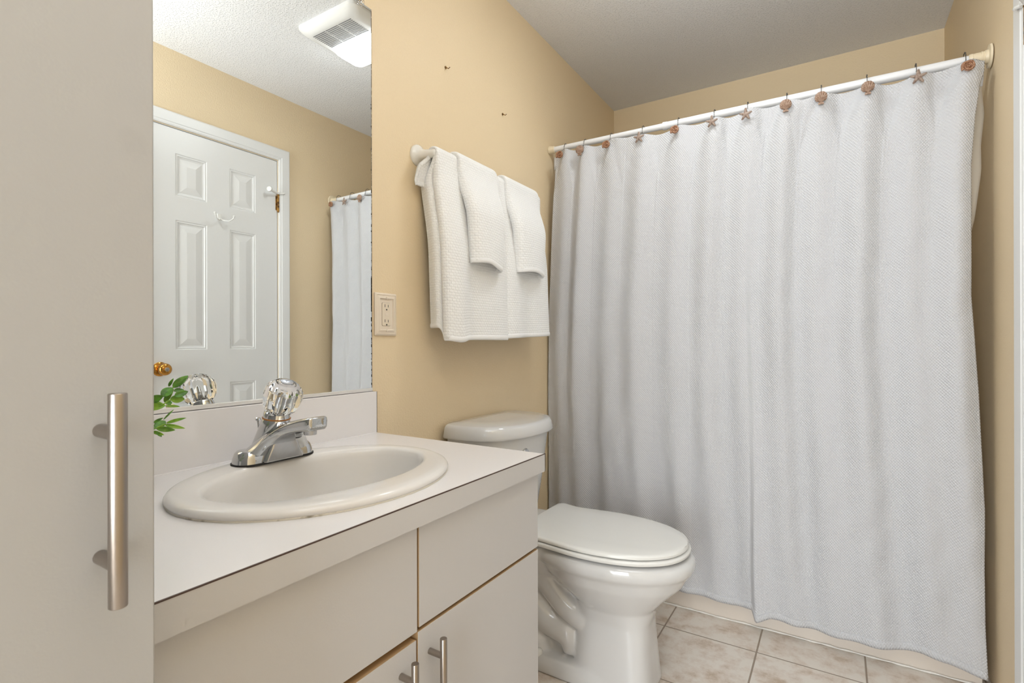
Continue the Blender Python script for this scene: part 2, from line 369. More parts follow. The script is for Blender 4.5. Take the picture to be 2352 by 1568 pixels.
# ------------------------------------------------------------------ curtain
HX = [.086, .182, .305, .445, .590, .727, .845, .975, 1.082, 1.214, 1.345, 1.466]
def phase(x):
    if x < HX[0]: return (x-HX[0])/.12
    for i in range(len(HX)-1):
        if x <= HX[i+1]: return i+(x-HX[i])/(HX[i+1]-HX[i])
    return 11+(x-HX[-1])/.12
BOT = [(0, .075), (.3, .082), (.6, .085), (.70, .082), (.80, .074), (.872, .080), (.884, .046), (.93, .068), (1.0, .064), (1.10, .060), (1.2, .062), (1.3, .066), (1.36, .072), (1.42, .066), (1.47, .052), (1.51, .044)]
LEFT = [(0, .012), (.3, .008), (.85, .006), (1.2, .012), (1.55, .028), (1.80, .044), (1.92, .052)]
RIGHT = [(0, 1.510), (.2, 1.504), (.35, 1.503), (.55, 1.505), (.9, 1.492), (1.2, 1.474), (1.6, 1.474), (1.75, 1.484), (1.84, 1.496), (1.88, 1.507), (1.92, 1.508)]
NX, NZ = 520, 330
def curtain_pt(fx, fz):
    """fx across 0..1, fz up 0..1"""
    xr = .036+fx*1.471
    ph = phase(xr); d = abs(ph-round(ph))
    pleat = (1-cos(2*pi*ph))/2                     # 0 at hooks, 1 between them
    ztop = 1.914-.007*pleat+.004*sin(9*xr)+.003*sin(23*xr)
    zb = lerp_tab(BOT, xr)
    z = zb+(ztop-zb)*fz
    x0, x1 = lerp_tab(LEFT, z), lerp_tab(RIGHT, z)
    x = x0+(x1-x0)*fx
    tdrop = ztop-z
    hi = math.exp(-tdrop/.30); env = sm(0, .5, 1-fz)
    sgn = 1 if int(math.floor(ph)) % 3 != 1 else -.5
    y = 2.080
    hk = min(11, max(0, int(round(ph)))); amp = [.8, 1.1, .8, 1.0, .7, 1.15, .8, 1.2, .85, 1.1, .9, 1.0][hk]
    seg = int(math.floor(ph)) % 12; sg = [1, 1, -.5, 1, .8, 1, 1, -.6, 1, .9, 1, 1][seg]
    # ridge hanging from every hook, fading into long shallow folds
    y -= .013*amp*cos(2*pi*ph)*math.exp(-tdrop/.75)*(.35+.65*sm(0, .08, tdrop))
    # v-shaped pocket between two hooks
    wv = max(.06, 1-tdrop/.20); sv = (1-2*abs(ph-math.floor(ph)-.5-.06*sg))
    y += .022*sg*sm(1-wv, 1.05-wv*.35, sv)*math.exp(-(tdrop/.13)**2)
    y += (1-hi)*.013*cos(2*pi*ph*.5+.6+.45*sin(3*z))*(.75+.35*sin(5*xr+1))
    y += (1-hi)*.008*cos(2*pi*ph+2.2*sin(1.7*z)+.8)
    y += (.0016*sin(34*x+9*z)+.0012*sin(61*x-23*z+2*sin(7*z)))*env
    # fine crumple lines low on the left side
    y += .0022*sin(70*x-14*z+3*sin(9*z+4*x))*sm(.9, .65, z)*sm(.25, .45, z)*sm(.9, .6, x)
    # overlapping fold with the lower hem
    lo = sm(.95, .1, z)
    y -= .020*lo*sm(.868, .888, xr)*math.exp(-max(0, xr-.888)/.16)
    y -= .010*lo*sm(.2, 0, abs(xr-1.25))
    y += .004*sin(28*xr)*sm(.35, .05, z)
    y = 2.098-math.log(1+math.exp((2.098-y)*160))/160 if y > 2.06 else y
    return (x, y, z)
cur = thing('shower_curtain', 'white waffle-weave shower curtain hanging in front of the tub', 'shower curtain', (.76, 2.08, .05))
grid('curtain_panel', lambda i, j: curtain_pt(i/(NX-1), j/(NZ-1)), NX, NZ, M['curtain'], cur,
     UV=lambda i, j: (i/(NX-1)*1.62, j/(NZ-1)*1.86), solid=.0012)
def hem_pt(i, j):
    p = curtain_pt(i/259, [-.001, .004, .009, .0125][j]); return (p[0], p[1]-[.0012, .0020, .0020, .0009][j], p[2])
grid('bottom_hem', hem_pt, 260, 4, M['curtain'], cur, UV=lambda i, j: (i/259*1.62, j*.007), solid=.001)

LNR = [(.2, 1.37), (.45, 1.38), (.9, 1.44), (1.3, 1.470), (1.45, 1.496), (1.60, 1.511), (1.68, 1.511), (1.78, 1.521), (1.86, 1.516), (1.90, 1.520)]
LNL = [(.2, .03), (1.2, .025), (1.5, .016), (1.92, .008)]
def liner_pt(fx, fz):
    xr = .01+1.51*fx; z = .16+(1.928-.16)*fz; ph = phase(xr)
    x0, x1 = lerp_tab(LNL, z), lerp_tab(LNR, z); x = x0+(x1-x0)*fx
    z -= .008*(1-cos(2*pi*ph))/2*fz**4
    y = 2.160+.012*sin(2*pi*ph*.7+1)*(.4+.6*(1-fz))
    if fz < .35: y += .12*sm(.35, .1, fz)
    y = y if z > .42 else max(y, 2.22)
    y += .010*sin(11*z)*sm(.93, 1, fx)
    return (x, y, z)
lin = thing('shower_liner', 'milky vinyl liner edge behind the white shower curtain', 'shower liner', (.76, 2.15, .16))
grid('liner_sheet', lambda i, j: liner_pt(i/219, j/99), 220, 100, M['liner'], lin, solid=.0006)
grid('liner_header', lambda i, j: (lambda p: (p[0], p[1]-.0012, p[2]))(liner_pt(i/219, [.968, .982, .994, 1.001][j])), 220, 4, M['curtain_hem'], lin, solid=.001)

# ------------------------------------------------------------------ shell hooks (local: origin at ornament centre, front is -Y)
def wire_mesh():
    g = MB(); c = (ry-2.060, rz-.007-1.892)  # rod centre relative to ornament plane (y,z)
    pts = []
    for k in range(0, 17):
        a = radians(-150+k*15.5)
        pts.append((0, c[0]-cos(a+pi)*-.019*-1, c[1]+sin(a)*.019))
    pts = [(0, c[0]+.021*cos(radians(a)), c[1]+.021*sin(radians(a))) for a in range(-60, 181, 15)]
    pts += [(0, c[0]-.023, c[1]-.012), (0, c[0]-.028, .020), (0, .010, .012), (0, .006, .006)]
    g.tube(pts, .0011, 8)
    for k in range(3, len(pts)-2, 2): g.lathe(pts[k], (0, pts[k+1][1]-pts[k-1][1], pts[k+1][2]-pts[k-1][2]), [(-.0016, .0009), (-.0008, .0019), (.0008, .0019), (.0016, .0009)], 8)
    return g
def ammonite_mesh():
    g = MB(); pts = []; rad = []; T = 3.1*2*pi; N = 560; b_ = .088
    for k in range(N):
        q = k/(N-1); a = T*q; Rr = math.exp(b_*(a-T)); ang = a+radians(215)-T
        pts.append((.0162*Rr*cos(ang), -.0015-.0032*(1-q), .0162*Rr*sin(ang))); rad.append(.0162*Rr*.285*(1+.20*sin(a*4.2)))
    g.tube(pts, rad, 12)
    g.lathe((0, .0012, .0006), (0, -1, 0), [(0, .0150), (.0022, .0150), (.0032, .012)], 28)
    return g
def scallop_mesh():
    g = MB(); NA, NR = 65, 12; hg = Vector((0, 0, -.0165)); vs = []; fs = []
    for j in range(NR+1):
        r = j/NR
        for i in range(NA):
            t = -1+2*i/(NA-1); a = radians(90)+t*radians(143)
            e_ = Vector((.0188*cos(a), 0, .0035+.0185*sin(a)))*1.0; p = hg.lerp(e_, r)
            dome = .0072*sin(pi*min(1, .12+.80*r))**.8*(1-.35*t*t)+.0010*cos((i-32)*pi/3)*min(1, r*1.5)
            vs.append((p.x, -dome, p.z))
    for j in range(NR):
        for i in range(NA-1): fs.append((j*NA+i, j*NA+i+1, (j+1)*NA+i+1, (j+1)*NA+i))
    k = len(vs); vs += [(p[0], .0012, p[2]) for p in vs[NR*NA:(NR+1)*NA]]
    for i in range(NA-1): fs.append((NR*NA+i, NR*NA+i+1, k+i+1, k+i))
    g.add(vs, fs)
    g.loft([[(x, y, z) for x, y in ((-h_, .0012), (h_, .0012), (h_, -.0030), (0, -.0042), (-h_, -.0030))] for z, h_ in ((-.0215, .0082), (-.0185, .0086), (-.0150, .0070), (-.0125, .0045))])
    return g
def star_mesh():
    g = MB()
    for k in range(5):
        a = radians(90)+2*pi*k/5; d = Vector((cos(a), 0, sin(a))); s_ = Vector((-sin(a), 0, cos(a))); L_ = .0225 if k else .0245; w_ = 1 if k else 1.15
        rings = []
        for q, wd, ht in ((-.12, .0062, .0060), (.12, .0068, .0068), (.40, .0052, .0058), (.72, .0038, .0045), (.94, .0028, .0034), (1.0, .0012, .0015)):
            c = d*(L_*q)
            rings.append([c+s_*wd*w_*cos(t)+Vector((0, -ht*max(0, sin(t))+(.001 if sin(t) < 0 else 0), 0)) for t in [pi*m_/6 for m_ in range(7)]+[1.5*pi]])
        g.loft(rings)
    for k in range(26):
        a = radians(90)+2*pi*(k % 5)/5; q = .15+.75*(k//5)/5; g.lathe((cos(a)*.022*q, -.0042+.002*q, sin(a)*.022*q), (0, -1, 0), [(0, .0012), (.0022, .0009)], 6)
    return g
def make_hook(kind):
    t = thing('curtain_hook', 'x', 'curtain hook', (0, 0, 0), 'seashell hooks along the shower rod')
    gm, m, nm = {'a': (ammonite_mesh(), M['ammonite'], 'spiral_shell'), 's': (scallop_mesh(), M['scallop'], 'scallop_shell'), 't': (star_mesh(), M['starfish'], 'starfish')}[kind]
    gm.build(nm, m, t, angle=60); wire_mesh().build('wire_ring', M['ring'], t, angle=60)
    return t
protos = {}
KINDS = 'asatatt' + 'sssta'
LAB = ['brown spiral shell hook at the far left end of the rod, nearest the towels', 'small brown scallop hook, second from the left end of the rod',
       'brown spiral shell hook between a scallop and a starfish, third from left', 'leftmost starfish hook, between two brown spiral shell hooks',
       'brown spiral shell hook flanked by a starfish on each side', 'starfish hook just right of the spiral shell, left of its twin starfish',
       'starfish hook with a starfish left of it and a scallop right of it', 'leftmost of three neighbouring scallop hooks, beside a starfish',
       'middle scallop hook of the three neighbouring scallops', 'rightmost scallop hook, just left of the rightmost starfish',
       'rightmost starfish hook, between a scallop and the last spiral shell', 'large tilted brown spiral shell hook at the right end of the rod']
for i, (x, kd) in enumerate(zip(HX, KINDS)):
    if kd not in protos: t = protos[kd] = make_hook(kd)
    else:
        src = protos[kd]; t = src.copy(); COL.objects.link(t)
        for ch in src.children:
            c = ch.copy(); COL.objects.link(c); c.parent = t
    t.location = (x, 2.060, 1.892+(.0 if i else .0)); t['label'] = LAB[i]
protos['a'].children[0]
# ------------------------------------------------------------------ ceiling fan light
fan = thing('fan_light', 'white square exhaust fan with lit lamp lens on the bathroom ceiling', 'fan light', (.70, 1.585, H))
def rr_ring(cx, cy, hx, hy, r, z, n=6): return [(cx+a, cy+b, z) for a, b in rrect(hx, hy, r, n)]
g = MB(); cx, cy = .705, 1.592
g.loft([rr_ring(cx, cy, .178, .178, .03, H-.0005), rr_ring(cx, cy, .178, .178, .03, H-.012), rr_ring(cx, cy, .168, .168, .04, H-.026), rr_ring(cx, cy, .150, .150, .045, H-.038), rr_ring(cx, cy, .138, .138, .045, H-.040)])
g.build('housing', M['grille'], fan, angle=30)
g = MB()
for k in range(11):
    for s_ in range(3):
        yy = 1.458+k*.0095; x0 = .585+s_*.082
        g.box(x0, x0+.076, yy, yy+.0036, H-.0415, H-.0395)
g.build('grille', mat('grille_shadow', (.20, .20, .21), .6), fan)
g = MB(); g.loft([rr_ring(cx, 1.652, .133, .078, .03, H-.038), rr_ring(cx, 1.652, .133, .078, .03, H-.050), rr_ring(cx, 1.652, .120, .066, .03, H-.062), rr_ring(cx, 1.652, .06, .03, .02, H-.066)])
g.build('lamp_lens', M['lens'], fan, angle=60)

# ------------------------------------------------------------------ mirror
mir = thing('wall_mirror', 'large frameless mirror above the vanity backsplash', 'mirror', (0, .62, .93))
box('mirror_glass', M['mirror'], mir, .0008, .0055, .206, 1.035, .9305, 2.008)
g = MB(); g.box(.0006, .0060, 1.0350, 1.0362, .9305, 2.008); g.build('mirror_edge', M['desilver'], mir)
random.seed(11); g = MB()
zc = .94
while zc < 1.75:
    h_ = random.uniform(.002, .012); w_ = random.uniform(.0008, .0022); g.box(.0050, .00565, 1.0345-w_, 1.0352, zc, zc+h_); zc += h_+random.uniform(.001, .03)*(2 if zc > 1.25 else .6)
g.box(.0050, .00565, 1.0325, 1.0352, 1.15, 1.245)
o = g.build('dark_edge_spots', M['black'], mir); o['kind'] = 'stuff'
box('bottom_channel', mat('pale_channel', (.78, .76, .74), .25, .3), mir, .0004, .0085, .206, 1.036, .9225, .9315, bevel=.001)
g = MB(); g.box(.0060, .011, .985, 1.006, 2.000, 2.016); g.tube([(.008, .995, 2.012), (.014, .995, 2.012)], .006, 12)
g.build('mirror_clip', M['clear'], mir, bevel=.001)

# ------------------------------------------------------------------ countertop with backsplash
top = thing('countertop', 'white laminate vanity countertop around the oval sink', 'countertop', (.28, .62, .765))
CZ = .805; SCX, SCY = .305, .638
x0, x1, y0, y1 = .001, .558, .206, 1.042
angs = [2*pi*k/96 for k in range(96)]+[atan2(yy-SCY, xx-SCX) % (2*pi) for xx in (x0, x1) for yy in (y0, y1)]
angs = sorted(set(angs)); rect, ell = [], []
for a in angs:
    c, s_ = cos(a), sin(a); ts = []
    if abs(c) > 1e-9: ts.append(((x1 if c > 0 else x0)-SCX)/c)
    if abs(s_) > 1e-9: ts.append(((y1 if s_ > 0 else y0)-SCY)/s_)
    t = min(q for q in ts if q > 0); rect.append((SCX+c*t, SCY+s_*t)); ell.append((SCX+.195*c, SCY+.236*s_))
z1 = CZ; z0 = CZ-.039
g = MB(); g.loft([[(p[0], p[1], z0) for p in rect], [(p[0], p[1], z1) for p in rect], [(p[0], p[1], z1) for p in ell], [(p[0], p[1], z0) for p in ell]], loop=True)
g.build('laminate_top', M['counter'], top, angle=30)
g = MB(); g.box(.5581, .5606, y0, 1.0448, z0-.001, CZ-.0008); g.box(.001, .5606, 1.0422, 1.0448, z0-.001, CZ-.0008)
g.build('edge_band', M['laminate'], top)
g = MB(); g.box(.5582, .5609, y0, 1.0450, CZ-.0010, CZ+.0004)
g.build('front_seam', M['seam'], top)
box('backsplash', M['counter'], top, .0006, .0185, y0, 1.0420, CZ-.0005, .9215, bevel=.0012)
g = MB(); g.box(.0012, .0186, 1.0422, 1.0428, CZ+.0005, .9212); g.box(.0008, .0030, y0, 1.0422, .9216, .9224)
g.build('backsplash_seam', M['seam'], top)
g = MB(); pts = [(.0195, y0+.002+(1.036-y0)*k/30, CZ+.0001) for k in range(31)]; g.tube(pts, .0022, 10); g.build('caulk_line', M['counter'], top)

# ------------------------------------------------------------------ vanity cabinet
van = thing('vanity_cabinet', 'greige vanity cabinet with flat fronts and bar handles under the countertop', 'vanity cabinet', (.27, .62, 0))
g = MB(); g.box(.002, .50, .208, 1.0365, .0, .09); g.box(.002, .524, .208, .224, .09, .764); g.box(.002, .524, 1.0205, 1.0365, .09, .764); g.box(.002, .008, .224, 1.0205, .09, .60); g.box(.008, .524, .224, 1.0205, .09, .106)
g.build('carcass', M['laminate'], van)
box('face_frame', M['raw_wood'], van, .5242, .5262, .209, 1.0355, .092, .763)
FX0, FX1 = .5264, .5450
def handle(p, x, y, zt, L=.156, r=.006, so=.030, cc=.096):
    g = MB(); g.tube([(x+so, y, zt-L), (x+so, y, zt-L+.0006), (x+so, y, zt-.0006), (x+so, y, zt)], [r*.93, r, r, r*.93], 28)
    m = zt-L/2
    for zz in (m-cc/2, m+cc/2): g.tube([(x-.0005, y, zz), (x+so, y, zz)], r*.86, 20)
    return g.build('handle', M['steel'], p, angle=50)
def front(name, *q):
    o = box(name, M['laminate'], van, *q, bevel=.0004); o.data.materials.append(M['raw_wood'])     # raw board edges
    for f in o.data.polygons: f.material_index = 0 if f.normal.x > .5 else 1
    return o
front('drawer_front', FX0, FX1, .638, 1.0362, .5925, .7585)
front('drawer_front', FX0, FX1, .214, .6335, .5875, .7585)
d = front('door', FX0, FX1, .635, 1.0362, .105, .5860); handle(d, FX1, .664, .571)
d = front('door', FX0, FX1, .214, .6310, .105, .5750); handle(d, FX1, .596, .565)

# ------------------------------------------------------------------ tall cabinet in the foreground
tall = thing('linen_cabinet', 'tall greige linen cabinet with long bar handle in the left foreground', 'linen cabinet', (.32, -.13, 0))
TX = .653
g = MB(); g.box(.002, .60, -.46, .200, 0, .09); g.box(.002, TX-.021, -.46, .2015, .09, 2.2)
g.build('carcass', M['linen'], tall)
d = box('door', M['linen'], tall, TX-.0195, TX, -.452, .2035, .10, 2.19, bevel=.0015); handle(d, TX, .1665, 1.0235, L=.1555)

# ------------------------------------------------------------------ sink
def ering(cx, cy, a, b_, z, n=96): return [(cx+a*cos(2*pi*k/n), cy+b_*sin(2*pi*k/n), z) for k in range(n)]
sink = thing('sink', 'bone oval drop-in basin set in the white countertop', 'sink', (SCX, SCY, CZ))
g = MB(); g.loft([ering(SCX, SCY, .208, .250, CZ+.0008), ering(SCX, SCY, .2145, .2565, CZ+.003), ering(SCX, SCY, .2165, .2585, CZ+.0075), ering(SCX, SCY, .2135, .2555, CZ+.0125), ering(SCX, SCY, .206, .248, CZ+.0160),
    ering(SCX+.003, SCY+.002, .188, .240, CZ+.0165), ering(SCX+.003, SCY+.006, .152, .226, CZ+.0160), ering(SCX+.003, SCY+.007, .144, .2195, CZ+.0138), ering(SCX+.003, SCY+.007, .1395, .2155, CZ+.0085), ering(SCX+.003, SCY+.007, .1370, .2130, CZ-.001),
    ering(SCX+.003, SCY+.006, .133, .206, CZ-.030), ering(SCX+.003, SCY+.004, .126, .195, CZ-.075), ering(SCX+.003, SCY+.002, .110, .172, CZ-.115), ering(SCX+.002, SCY+.002, .082, .13, CZ-.140), ering(SCX, SCY, .045, .065, CZ-.1475), ering(SCX, SCY, .022, .022, CZ-.149)], cap0=False)
g.build('basin', M['bone'], sink, angle=70)
g = MB(); g.lathe((SCX, SCY, CZ-.151), (0, 0, 1), [(0, .024), (.005, .024), (.006, .021), (.004, .019), (.006, .006)], 28)
g.build('drain', M['chrome'], sink)
g = MB(); rr = random.Random(5); pts = []
for k in range(161):
    a = 2*pi*k/160; pts.append((SCX+(.2125+rr.uniform(-.0006, .0006))*cos(a), SCY+(.2545+rr.uniform(-.0006, .0006))*sin(a), CZ+.0010))
g.tube(pts, [.0024+rr.uniform(-.0004, .0006) for _ in pts], 8, cap=False)
g.build('caulk_bead', mat('aged_caulk', (.70, .66, .58), .6, vary=(26, (.13, .10, .06), .30, .40)), sink)

# ------------------------------------------------------------------ faucet
FY, FX = .645, .140; FB = CZ+.0165
fau = thing('faucet', 'chrome single-handle faucet with clear faceted knob on the sink deck', 'faucet', (FX, FY, FB))
g = MB(); g.loft([[(FX+a, FY+b_, FB-.001) for a, b_ in rrect(.0315, .0865, .030, 8)], [(FX+a, FY+b_, FB+.003) for a, b_ in rrect(.0315, .0865, .030, 8)]])
g.build('gasket', M['black'], fau)
g = MB(); g.loft([[(FX+a, FY+b_, z) for a, b_ in rrect(hx, hy, r, 8)] for hx, hy, r, z in
   ((.0295, .0845, .028, FB+.003), (.0285, .0835, .027, FB+.012), (.0260, .0790, .024, FB+.0225), (.0225, .0750, .020, FB+.0260), (.012, .06, .010, FB+.0265))])
g.build('base_plate', M['chrome'], fau, angle=40)
# swooping body: sections in YZ along X
def section(x, w_, zb, zt, ze, s0, s1, n=25):
    pts = []
    for k in range(n):
        y = -1+2*k/(n-1); s_ = abs(y); gf = 1-sm(s0, s1, s_)
        z = ze+(zt-ze)*gf; pts.append((x, FY+y*w_, z))
    pts += [(x, FY+w_*q, zb) for q in (.98, .6, .2, -.2, -.6, -.98)]
    return pts
ST = [(.0985, .050, FB+.004, FB+.026, FB+.014, .3, .9), (.104, .066, FB+.003, FB+.036, FB+.020, .25, .95), (.114, .074, FB+.003, FB+.043, FB+.0225, .22, .95),
      (.128, .076, FB+.003, FB+.052, FB+.0235, .24, .95), (.141, .074, FB+.003, FB+.060, FB+.0235, .26, .95), (.1505, .068, FB+.004, FB+.0645, FB+.024, .28, .98),
      (.1545, .060, FB+.014, FB+.0665, FB+.032, .32, 1.0), (.163, .048, FB+.034, FB+.0700, FB+.050, .40, 1.05), (.180, .036, FB+.050, FB+.0765, FB+.065, .5, 1.1),
      (.205, .0285, FB+.0600, FB+.0845, FB+.077, .62, 1.1), (.232, .0255, FB+.0660, FB+.0905, FB+.0845, .7, 1.1), (.256, .0245, FB+.0685, FB+.0950, FB+.090, .75, 1.1), (.268, .0225, FB+.0700, FB+.0960, FB+.0915, .75, 1.1), (.2715, .0195, FB+.072, FB+.0945, FB+.091, .75, 1.1)]
g = MB(); g.loft([section(s_[0]+.012, *s_[1:]) for s_ in ST])
body = g.build('spout', M['chrome'], fau, angle=70, subd=1)
g = MB(); g.loft([[(x, FY+y*q, z) for y in (-.045, -.022, 0, .022, .045)]+[(x, FY+y*q*.6, z2) for y in (.045, .02, -.02, -.045)] for x, q, z, z2 in ((.122, 1, FB+.003, FB+.03), (.1730, 1, FB+.003, FB+.045), (.1800, .9, FB+.003, FB+.040))])
g.build('body_front', M['worn_chrome'], fau, angle=60, bevel=.002)
g = MB(); g.lathe((.257, FY, FB+.073), (0, 0, -1), [(0, .0145), (.004, .0145), (.005, .0125), (.013, .012), (.0135, .009)], 28)
g.build('aerator', M['worn_chrome'], fau)
ax = Vector((.46, 0, 1)).normalized(); c0 = Vector((.124, FY, FB+.030))
rc_ = c0+ax*.0585; axr = Vector((.14, 0, 1)).normalized()          # the neck leans, its rim is nearly level
def disc_ring(c, a, r_, n=40):
    u_ = a.cross(Vector((0, 1, 0))).normalized(); v_ = a.cross(u_); return [c+(u_*cos(2*pi*k/n)+v_*sin(2*pi*k/n))*r_ for k in range(n)]
g = MB(); g.loft([disc_ring(c0.lerp(rc_, q), Vector((.14*q, 0, 1)).normalized(), r_) for q, r_ in ((0, .0335), (.5, .0300), (.97, .0272), (1, .0262))]); g.build('neck', M['chrome'], fau, angle=40)
g = MB(); g.lathe(rc_, axr, [(0, .0270), (.0014, .0275), (.0028, .0268)], 40); g.build('rust_ring', M['rust'], fau)
g = MB(); g.loft([disc_ring(rc_+axr*.0028, axr, .0262), disc_ring(rc_+axr*.011, axr, .0255), disc_ring(rc_+axr*.013+ax*.001, ax, .0235), disc_ring(rc_+ax*.0155, ax, .015), disc_ring(rc_+ax*.018, ax, .0095), disc_ring(rc_+ax*.054, ax, .0075)]); g.build('collar', M['chrome'], fau, angle=40)
g = MB(); kc = c0+ax*.0745; n_ = 22; a1 = ax.orthogonal().normalized(); b1 = ax.cross(a1); rings = []
for q, (d_, r_, fl) in enumerate([(0, .0205, .0), (.004, .0260, .10), (.014, .0345, .13), (.034, .0385, .13), (.050, .0365, .12), (.060, .0300, .06), (.066, .0210, 0), (.0675, .0150, 0)]):
    rings.append([kc+ax*d_+(a1*cos(2*pi*k/n_)+b1*sin(2*pi*k/n_))*r_*(1 if k % 2 else 1-fl) for k in range(n_)])
m_ = n_; vs = [p for r_ in rings for p in r_]; fs = []
for q in range(len(rings)-1):
    for k in range(m_):
        k2 = (k+1) % m_
        a_, b_, c_, d_ = q*m_+k, q*m_+k2, (q+1)*m_+k2, (q+1)*m_+k
        fs += ([(a_, b_, d_), (b_, c_, d_)] if k % 2 == 0 else [(a_, b_, c_), (a_, c_, d_)])
fs += [tuple(reversed(range(m_))), tuple((len(rings)-1)*m_+k for k in range(m_))]
g.add(vs, fs); kb = g.build('knob', M['acrylic'], fau, flat=True, angle=1)
g = MB(); g.lathe(kc+ax*.0676, ax, [(0, .0125), (.0012, .0125), (.002, .010)], 28); cap = g.build('knob_cap', mat('silver_cap', (.62, .66, .74), .25, .7), fau)
tri = MB(); e1 = b1 if abs(b1.y) > .5 else a1; e2 = ax.cross(e1); cc_ = kc+ax*.0697
tri.add([cc_+e1*.003, cc_-e1*.003, cc_+e2*.004, cc_-e2*.004*0+e1*0+ax*.0003], [(0, 1, 2), (0, 3, 1), (1, 3, 2), (2, 3, 0)])
tri.build('cap_mark', M['black'], cap)
g = MB(); g.tube([(.104, FY-.004, FB+.0), (.093, FY-.006, FB+.074)], .0022, 12); g.lathe((.093, FY-.006, FB+.074), (0, 0, 1), [(0, .003), (.002, .0055), (.006, .0055), (.008, .003)], 16)
g.build('lift_rod', M['chrome'], fau)

# ------------------------------------------------------------------ outlet
oy, oz = 1.090, 1.143
out = thing('outlet', 'almond double outlet on the wall right of the mirror', 'outlet', (0, oy, oz))
def oring(hy, hz, x, r=.002): return [(x, oy+a, oz+b_) for a, b_ in rrect(hy, hz, r, 3)]
g = MB(); g.loft([oring(.0425, .062, .0004), oring(.0425, .062, .005), oring(.037, .0565, .0085), oring(.036, .0555, .0070), oring(.0325, .052, .0075), oring(.0285, .0475, .0105), oring(.027, .046, .0105), oring(.025, .044, .0065), oring(.018, .034, .0065)])
g.build('cover_plate', M['almond_plastic'], out, angle=25)
g = MB(); g.loft([oring(.0168, .0335, .005, .004), oring(.0168, .0335, .0080, .004), oring(.0160, .0327, .0086, .004)])
rc = g.build('receptacle', mat('almond_receptacle', (.78, .68, .54), .35), out, angle=25)
g = MB(); g.loft([oring(.0173, .0340, .0060, .004), oring(.0173, .0340, .0068, .004)]); g.build('receptacle_gap', M['seam'], out)
for s_ in (1, -1):
    g = MB(); zc = oz+s_*.0205+(.003 if s_ > 0 else 0)
    g.box(.0080, .0090, oy-.0072, oy-.0056, zc-.003, zc+.0055); g.box(.0080, .0090, oy+.0052, oy+.0068, zc-.003, zc+.0045)
    g.tube([(.0080, oy, zc-.0100), (.0090, oy, zc-.0100)], .0024, 12)
    g.build('socket_slots', M['black'], rc)
g = MB(); g.box(.0084, .0092, oy-.006, oy+.006, oz-.0042, oz+.0042); g.build('reset_buttons', M['almond_plastic'], rc, bevel=.0006)
for s_ in (1, -1): MB().lathe((.009, oy, oz+s_*.0475), (1, 0, 0), [(0, .0038), (.002, .0036), (.0026, .002)], 16).build('screw', M['almond_plastic'], out)

# ------------------------------------------------------------------ nails on the wall
for (y, z), lb in zip(((1.372, 1.992), (1.726, 1.965)), ('small rusty picture nail on the cream wall, the one nearer the mirror', 'small rusty picture nail on the cream wall, the one above the towels near the curtain')):
    g = MB(); g.tube([(-.004, y, z+.006), (.014, y, z-.004), (.020, y, z-.001)], [.0016, .0014, .0013], 8); g.lathe((.001, y, z+.003), (1, 0, 0), [(0, .003), (.001, .005), (.002, .0045)], 12)
    tag(g.build('wall_nail', M['old_hinge'], origin=(0, y, z)), lb, 'nail', 'rusty nails in the cream wall')

# ------------------------------------------------------------------ towel bar
bz, bx = 1.646, .070
tb = thing('towel_bar', 'white enamel towel bar on the cream wall beside the mirror', 'towel bar', (0, 1.53, bz))
for y in (1.231, 1.838):
    g = MB()
    g.lathe((.0004, y, bz+.006), (1, 0, -.09), [(0, .033), (.004, .0335), (.008, .031), (.013, .026), (.020, .0195), (.032, .0155), (.056, .0140), (.076, .0145), (.083, .0125), (.086, .006)], 36)
    g.build('post', M['white_metal'], tb, angle=60)
MB().tube([(bx, 1.231, bz), (bx, 1.838, bz)], .0085, 20).build('bar', M['white_metal'], tb)

